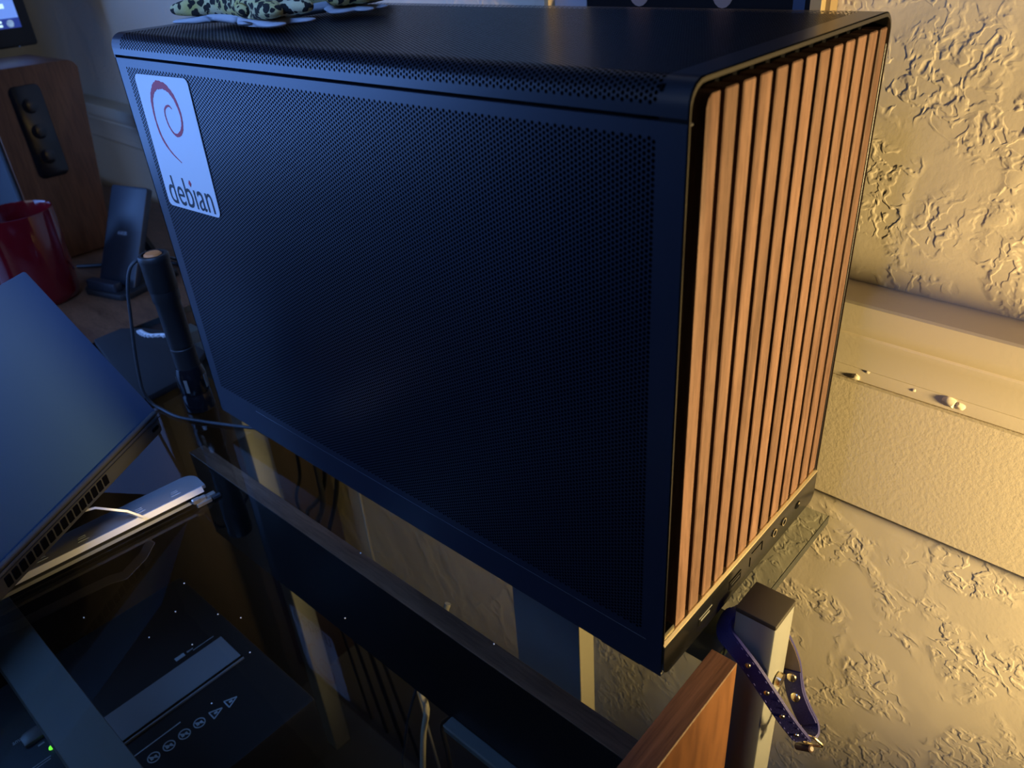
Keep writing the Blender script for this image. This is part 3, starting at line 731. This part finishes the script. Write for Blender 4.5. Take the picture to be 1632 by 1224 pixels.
obj('cord', MB().tube(pts, .0015, 8), M_cable, cb, 60)

# ================================================================== LEFT WOODEN DESK and what stands on it
wd_ = thing('wooden_desk', 'brown wood grain desk in the far left corner under mug and speaker', 'desk', (-1.3, 0, ZF))
obj('desktop', MB().box(-1.95, -0.747, -0.75, 0.30, ZG - .028, ZG, .0015), M_desk, wd_, None)
obj('side_panel', MB().box(-0.80, -0.775, -0.70, 0.27, ZF, ZG - .028, .001), M_shadewood, wd_, None)  # darker than the desktop: shade below it is in the colour
obj('side_panel', MB().box(-1.93, -1.905, -0.70, 0.27, ZF, ZG - .028, .001), M_shadewood, wd_, None)
# mug
mg = thing('coffee_mug', 'glossy red coffee mug standing on the brown desk behind the laptop', 'mug', (-.93, .018, ZG))
obj('cup', MB().lathe([(0, .0015), (.034, .0015), (.0375, 0), (.0405, .002), (.0425, .010), (.0445, .060), (.0455, .112), (.0450, .1145), (.0435, .1145), (.0425, .112), (.0415, .06), (.0395, .012), (.036, .006), (0, .006)], (-.93, .018, ZG), 56), M_mug, mg, 50)
hdv = Vector((.42, -.90, 0)).normalized()
hpts = [Vector((-.93, .018, ZG)) + hdv * a + up * b for a, b in ((.042, .092), (.058, .094), (.070, .083), (.073, .066), (.069, .047), (.058, .033), (.042, .026))]
obj('handle', MB().tube(smooth_path(hpts, 6), .0062, 12), M_mug, mg, 60)
# speaker
sk = thing('speaker', 'wooden sided bookshelf speaker leaning back at the far left', 'speaker', (-1.12, .11, ZG))
prof = [(.069, ZG + .001), (.162, ZG + .001), (.1925, .2180), (.1935, .226), (.190, .233), (.183, .2365), (.176, .237), (.069, .2385)]
cabn = obj('cabinet', MB().prism(prof, -1.05, -1.19, lambda y, z, x: (x, y, z), .0022), M_spk, sk)
kp_ = obj('control_plate', MB().prism(rrect(.0972, .1368, .0965, .2155, .008), -1.0505, -1.0480, lambda y, z, x: (x, y, z), .0008), M_blackgloss, sk)
for z in (.190, .157, .124):
    obj('knob', MB().lathe([(0, .0015), (.0085, .0015), (.0095, .001), (.0095, 0)], n=24, mtx=Matrix.Translation((-1.048, .117, z)) @ Matrix.Rotation(math.pi / 2, 4, 'Y')), M_blackgloss, kp_)
obj('grille', MB().box(-1.186, -1.054, .0635, .0695, ZG + .006, .234, .002), mat('grille_cloth', (.06, .075, .09), .9), sk)
# wireless charging stand
wc = thing('charging_stand', 'black upright wireless charging stand between speaker and flashlight', 'charger', (-.87, .09, ZG))
bl_ = Vector((-.8999, .0758, -.011)); wdir = Vector((.0617, .0173, 0)).normalized(); bdir = Vector((-.27, .963, 0)).normalized()
pu = (bdir * .062 + up * .108).normalized()
pm = frame3(bl_, wdir, pu); pzs = 1 if wdir.cross(pu).dot(bdir) > 0 else -1
pad = obj('pad', MB().prism(rrect(0, .0655, 0, .128, .004), 0, .0085 * pzs, lambda a, b, c: (pm @ Vector((a, b, c)))[:], .0012), M_pad, wc)
text('logo_print', 'ANKER', frame3(bl_ + wdir * .0235 + pu * .066 - bdir * .0004, wdir, pu), M_logo, pad, width=.017, height=.0045, depth=.0004)
fm = frame3(bl_ - bdir * .014 - wdir * .003, wdir, bdir)
obj('base', MB().prism(rrect(-.004, .076, -.008, .085, .012), ZG + .011, ZG + .0190, lambda a, b, c: (fm @ Vector((a, b, 0)) + Vector((0, 0, c - ZG - .0185 + .0003)))[:], .001), M_black, wc)
obj('lip', MB().prism(rrect(.004, .058, -.004, .008, .003), 0, .013, lambda a, b, c: (fm @ Vector((a, b, c - .001)))[:], .0015), M_pad, wc)
obj('back_strut', MB().prism([(.026, .0), (.040, .0), (.040, .05), (.026, .05)], .0, .006, lambda a, b, c: (bl_ + wdir * a + bdir * (.072 - b * .42) + up * (b * 1.2 - .002) + bdir * c)[:]), M_black, wc, None)
# black pouch with white zip teeth
pc = thing('zip_pouch', 'flat black pouch with white zip lying behind the flashlight', 'pouch', (-.66, .02, ZG))
pol = [(-.735, -.002), (-.737, .030), (-.715, .047), (-.668, .064), (-.60, .060), (-.566, .020), (-.560, -.030), (-.60, -.028), (-.68, -.012)]
obj('pouch_body', MB().prism(pol, ZG + .0003, ZG + .008, lambda x, y, z: (x, y, z), .002), M_pouch, pc)
zp = smooth_path([(-.7048, .039, -.0085), (-.695, .0385, -.0085), (-.6839, .0405, -.0085), (-.672, .0495, -.0085), (-.655, .055, -.0085)], 5)
zb = obj('zip_tape', MB().tube(zp, .0022, 6), M_zip, pc, None)
mb = MB()
for i, p in enumerate(zp[::2]): mb.box(p.x - .0010, p.x + .0010, p.y - .0042, p.y - .0012, p.z - .001, p.z + .0018)
stuff(obj('zip_teeth', mb, M_zip, zb, None))
# cable lying on the desk behind the stand
tag(obj('desk_cable', MB().tube(smooth_path([(-1.00, .088, ZG + .003), (-.97, .115, ZG + .003), (-.95, .150, ZG + .003), (-.88, .175, ZG + .003), (-.82, .160, ZG + .003)], 6), .0026, 8), M_cabledark, None, 60), 'black cable on the brown desk between speaker and charging stand', 'cable')
# monitor
mo = thing('monitor', 'black edged monitor with glowing blue screen in the top left corner', 'monitor', (-1.28, -.08, ZG))
MX = -1.225
obj('housing', MB().prism(rrect(-.36, .2135, .2445, .585, .004), MX - .03, MX, lambda y, z, x: (x, y, z), .0015), M_black, mo)
sc = obj('screen', MB().box(MX + .0001, MX + .0008, -.348, .1985, .2700, .572), M_screen, mo, None)
obj('task_bar', MB().box(MX + .0008, MX + .0012, -.348, .1985, .2700, .2830), M_screenbar, sc, None)
obj('bright_window', MB().box(MX + .0008, MX + .0012, .05, .1840, .2960, .3020), M_screenwhite, sc, None)
obj('tray_disc', MB().lathe([(0, .0012), (.0050, .0012), (.0050, .0008)], n=20, mtx=Matrix.Translation((MX, .1850, .2760)) @ Matrix.Rotation(math.pi / 2, 4, 'Y')), M_screenwhite, sc, None)
for (a, b, z0, z1) in ((.158, .1655, .2775, .2805), (.167, .174, .2775, .2805), (.158, .174, .2725, .2755)):
    obj('clock_digits', MB().box(MX + .0012, MX + .0016, a, b, z0, z1), M_screenwhite, sc, None)
obj('led_dot', MB().box(MX - .004, MX + .0004, .186, .1885, .2440, .2462, .0006), M_logo, mo, None)
obj('neck', MB().box(MX - .065, MX - .028, -.12, -.04, ZG + .010, .36, .004), M_black, mo)
obj('foot', MB().prism(rrect(-.20, .04, MX - .16, MX - .0, .02), ZG, ZG + .012, lambda y, x, z: (x, y, z), .001), M_black, mo)

# ================================================================== UNDER THE DESK
sh = thing('paper_shredder', 'black paper shredder with green light and warning symbols under the glass', 'shredder', (-.42, -.2, ZF))
ZS = -.20
obj('bin', MB().box(-.52, -.31, -.34, -.075, ZF, ZS - .075, .006, 2), M_shred, sh)
hd_ = obj('head', MB().box(-.535, -.298, -.355, -.062, ZS - .078, ZS, .005, 2), M_shred, sh)
obj('feed_plate', MB().prism([(-.4245, ZS - .002), (-.4245, ZS + .0016), (-.3905, ZS + .0006), (-.3905, ZS - .002)], -.215, -.079, lambda x, z, y: (x, y, z)), M_shiny, hd_, None)
obj('feed_slot', MB().box(-.3905, -.3868, -.30, -.078, ZS - .001, ZS + .0002), M_inside, hd_, None)
obj('slot_edge', MB().box(-.3868, -.3850, -.30, -.0785, ZS - .001, ZS + .0018, .0004), M_shiny, hd_, None)
zt = ZS + .0001
def ring(cx, cy, r, wd, nm='no_symbol'):
    mb = MB().lathe([(r - wd, 0), (r, 0), (r, .0004), (r - wd, .0004)], (cx, cy, zt), 28)
    a = math.radians(45); c, s_ = math.cos(a), math.sin(a)
    mb.prism([(-r, -wd / 2), (r, -wd / 2), (r, wd / 2), (-r, wd / 2)], zt, zt + .0004, lambda u, v, z: (cx + u * c - v * s_, cy + u * s_ + v * c, z))
    mb.box(cx - r * .3, cx + r * .3, cy - r * .55, cy - r * .1, zt, zt + .0003)
    mb.box(cx - r * .2, cx + r * .35, cy + r * .15, cy + r * .5, zt, zt + .0003)
    obj(nm, mb, M_icon, hd_, None)
for y in (-.1806, -.1672, -.1536, -.1400): ring(-.3555, y, .0051, .0009)
for y in (-.1248, -.1105):
    t3 = [(.0045, -.005), (-.0045, -.005), (0, .005)]
    mb = MB()
    for i in range(3):
        a, b = t3[i], t3[(i + 1) % 3]; d = Vector((b[0] - a[0], b[1] - a[1])); d.normalize(); nn = Vector((-d.y, d.x)) * .0005
        mb.prism([(a[0] - nn.x, a[1] - nn.y), (b[0] - nn.x, b[1] - nn.y), (b[0] + nn.x, b[1] + nn.y), (a[0] + nn.x, a[1] + nn.y)], zt, zt + .0004, lambda u, v, z: (-.3535 + v * 0 + u, y + v, z))
    mb.box(-.3545, -.3525, y - .0025, y + .0005, zt, zt + .0004)
    obj('warning_symbol', mb, M_icon, hd_, None)
obj('print_line', MB().box(-.3695, -.3685, -.195, -.150, zt, zt + .0003), M_icon, hd_, None)
text('word_mark', 'amazonbasics', frame3((-.4595, -.2520, zt), (.06, 1, 0), (-1, .06, 0)), M_icon, hd_, width=.0245, height=.0048, depth=.0003)
sw_ = obj('slide_switch', MB().prism(rrect(-.246, -.2285, -.4625, -.4480, .005, 5, (0, 0, 1, 1)), ZS - .001, ZS + .003, lambda y, x, z: (x, y, z), .0008), M_steel, hd_)
obj('power_led', MB().lathe([(0, .0018), (.0016, .0014), (.0022, 0)], (-.4318, -.2318, ZS), 16), M_led, hd_)
obj('print_line', MB().box(-.443, -.4415, -.2385, -.2335, zt, zt + .0003), M_icon, hd_, None)
obj('print_line', MB().box(-.425, -.424, -.25, -.235, zt, zt + .0003).box(-.4225, -.4215, -.25, -.236, zt, zt + .0003), M_icon, hd_, None)
obj('plug_symbol', MB().box(-.4360, -.4318, -.1205, -.1115, zt, zt + .0004).box(-.4345, -.4335, -.109, -.103, zt, zt + .0004).box(-.4350, -.4330, -.1085, -.1075, zt, zt + .0004).box(-.4320, -.4313, -.104, -.083, zt, zt + .0003), M_icon, hd_, None)

# cream-edged board between desk and wall
bx_ = thing('leaning_board', 'tall grey board with cream edge standing behind the desk below the case', 'board', (-.2, .18, ZF))
obj('board_face', MB().box(-.233, -.1546, .1205, .140, ZF, -.06, .0006), M_boxface, bx_, None)
obj('board_edge', MB().box(-.1546, -.1535, .1200, .1405, ZF, -.058, .0003), M_box, bx_, None)

def dense(pts, d=0.04):
    out = []
    for a, b in zip(pts, pts[1:]):
        a, b = Vector(a), Vector(b); n = max(1, int((b - a).length / d)); out += [a.lerp(b, k / n) for k in range(n)]
    return out + [Vector(pts[-1])]
def cable(name, pts, r, M, label):
    tag(obj(name, MB().tube(smooth_path(dense(pts), 4), r, 8), M, None, 60), label, 'cable', 'cables hanging under and behind the glass desk')
cable('hanging_cable', [(-.57, .120, -.03), (-.5767, .12, -.1689), (-.5839, .12, -.2081), (-.6276, .13, -.2695), (-.64, .15, -.5), (-.63, .16, ZF + .003)], .0022, M_cabledark, 'leftmost black cable hanging behind the desk by the grey steel leg')
cable('hanging_cable', [(-.522, .125, -.03), (-.5312, .125, -.1789), (-.5494, .125, -.2205), (-.6083, .13, -.2858), (-.61, .15, -.5), (-.59, .16, ZF + .003)], .0028, M_cabledark, 'slanting black cable hanging behind the desk, second from the grey leg')
cable('hanging_cable', [(-.53, .115, -.03), (-.5301, .115, -.1756), (-.5351, .115, -.2231), (-.5709, .12, -.2797), (-.575, .15, -.5), (-.55, .16, ZF + .003)], .0034, M_cabledark, 'thickest black cable hanging behind the desk, third from the grey leg')
cable('hanging_cable', [(-.48, .12, -.03), (-.4996, .12, -.1732), (-.5197, .12, -.2249), (-.5465, .12, -.2809), (-.545, .15, -.5), (-.51, .16, ZF + .003)], .0028, M_cabledark, 'straight black cable hanging behind the desk nearest the thin ivory cable')
cable('ivory_cable', [(-.466, .125, -.03), (-.4678, .125, -.1697), (-.4667, .125, -.2163), (-.4673, .125, -.2776), (-.47, .15, -.5), (-.46, .16, ZF + .003)], .0017, M_cablewhite, 'thin ivory cable hanging straight down behind the desk below the case')
cable('floor_cable', [(-.255, .06, -.160), (-.2603, .02, -.2378), (-.2589, .02, -.2679), (-.2722, .02, -.3176), (-.2869, .02, -.3934), (-.31, .02, -.6), (-.32, .05, ZF + .004)], .0030, M_cablewhite, 'pale cable drooping below the dark wooden apron under the desk')
cable('floor_cable', [(-.268, .07, -.180), (-.2704, .02, -.2504), (-.2955, .02, -.3186), (-.3222, .02, -.4115), (-.34, .03, -.6), (-.36, .05, ZF + .004)], .0014, M_cable, 'very thin grey cable left of the pale cable under the desk')
cable('floor_cable', [(-.195, .05, -.20), (-.22, .02, -.2435), (-.2385, .02, -.2731), (-.2376, .02, -.3052), (-.25, .03, -.55), (-.27, .06, ZF + .004)], .0024, M_cabledark, 'black cable looping right of the pale cable under the desk')

# ================================================================== FRAMED PHOTO on the wall
ph = thing('framed_photo', 'dark framed photo with two faces on the wall behind the computer case', 'picture', wp(.15, 0, .45))
PZ0, PZ1 = .288, .60
def pf(s0, s1, z0, z1, p0, p1): return MB().prism([(p0, z0), (p1, z0), (p1, z1), (p0, z1)], s0, s1, lambda p, z, s_: wp(s_, p, z))
SL, SR = .2625, .0375           # along ND: left end, right end
obj('frame_bar', pf(SR, SR + .007, PZ0, PZ1, .0005, .016), M_gold, ph, None)
obj('frame_bar', pf(SL - .004, SL, PZ0, PZ1, .0005, .016), M_gold, ph, None)
obj('frame_bar', pf(SR + .007, SL - .004, PZ0, PZ0 + .006, .0005, .016), M_gold, ph, None)
obj('frame_bar', pf(SR + .007, SL - .004, PZ1 - .006, PZ1, .0005, .016), M_gold, ph, None)
obj('pale_strip', pf(SL - .036, SL - .004, PZ0 + .006, PZ1 - .006, .002, .008), M_palestrip, ph, None)  # pale blue-grey strip along the left of the print
pr_ = obj('print', pf(SR + .007, SL - .036, PZ0 + .006, PZ1 - .006, .002, .007), M_print, ph, None)
for s_, wd2 in ((.178, .0105), (.110, .0095)):
    V = [(s_ + wd2 * math.cos(a), .3165 + .0145 * math.sin(a)) for a in [2 * math.pi * k / 20 for k in range(20)]]
    hdp = obj('printed_head', MB().prism([(a, b) for a, b in V], .0068, .0074, lambda s2, z, p: wp(s2, p, z)), M_skin, pr_, None)
obj('printed_patch', pf(.052, .060, PZ0 + .01, .33, .0068, .0073), M_printblue, pr_, None)
obj('frame_side', pf(SR - .003, SR, PZ0 - .0005, PZ1, .0003, .010), mat('frame_brown', (.22, .16, .09), .5), ph, None)
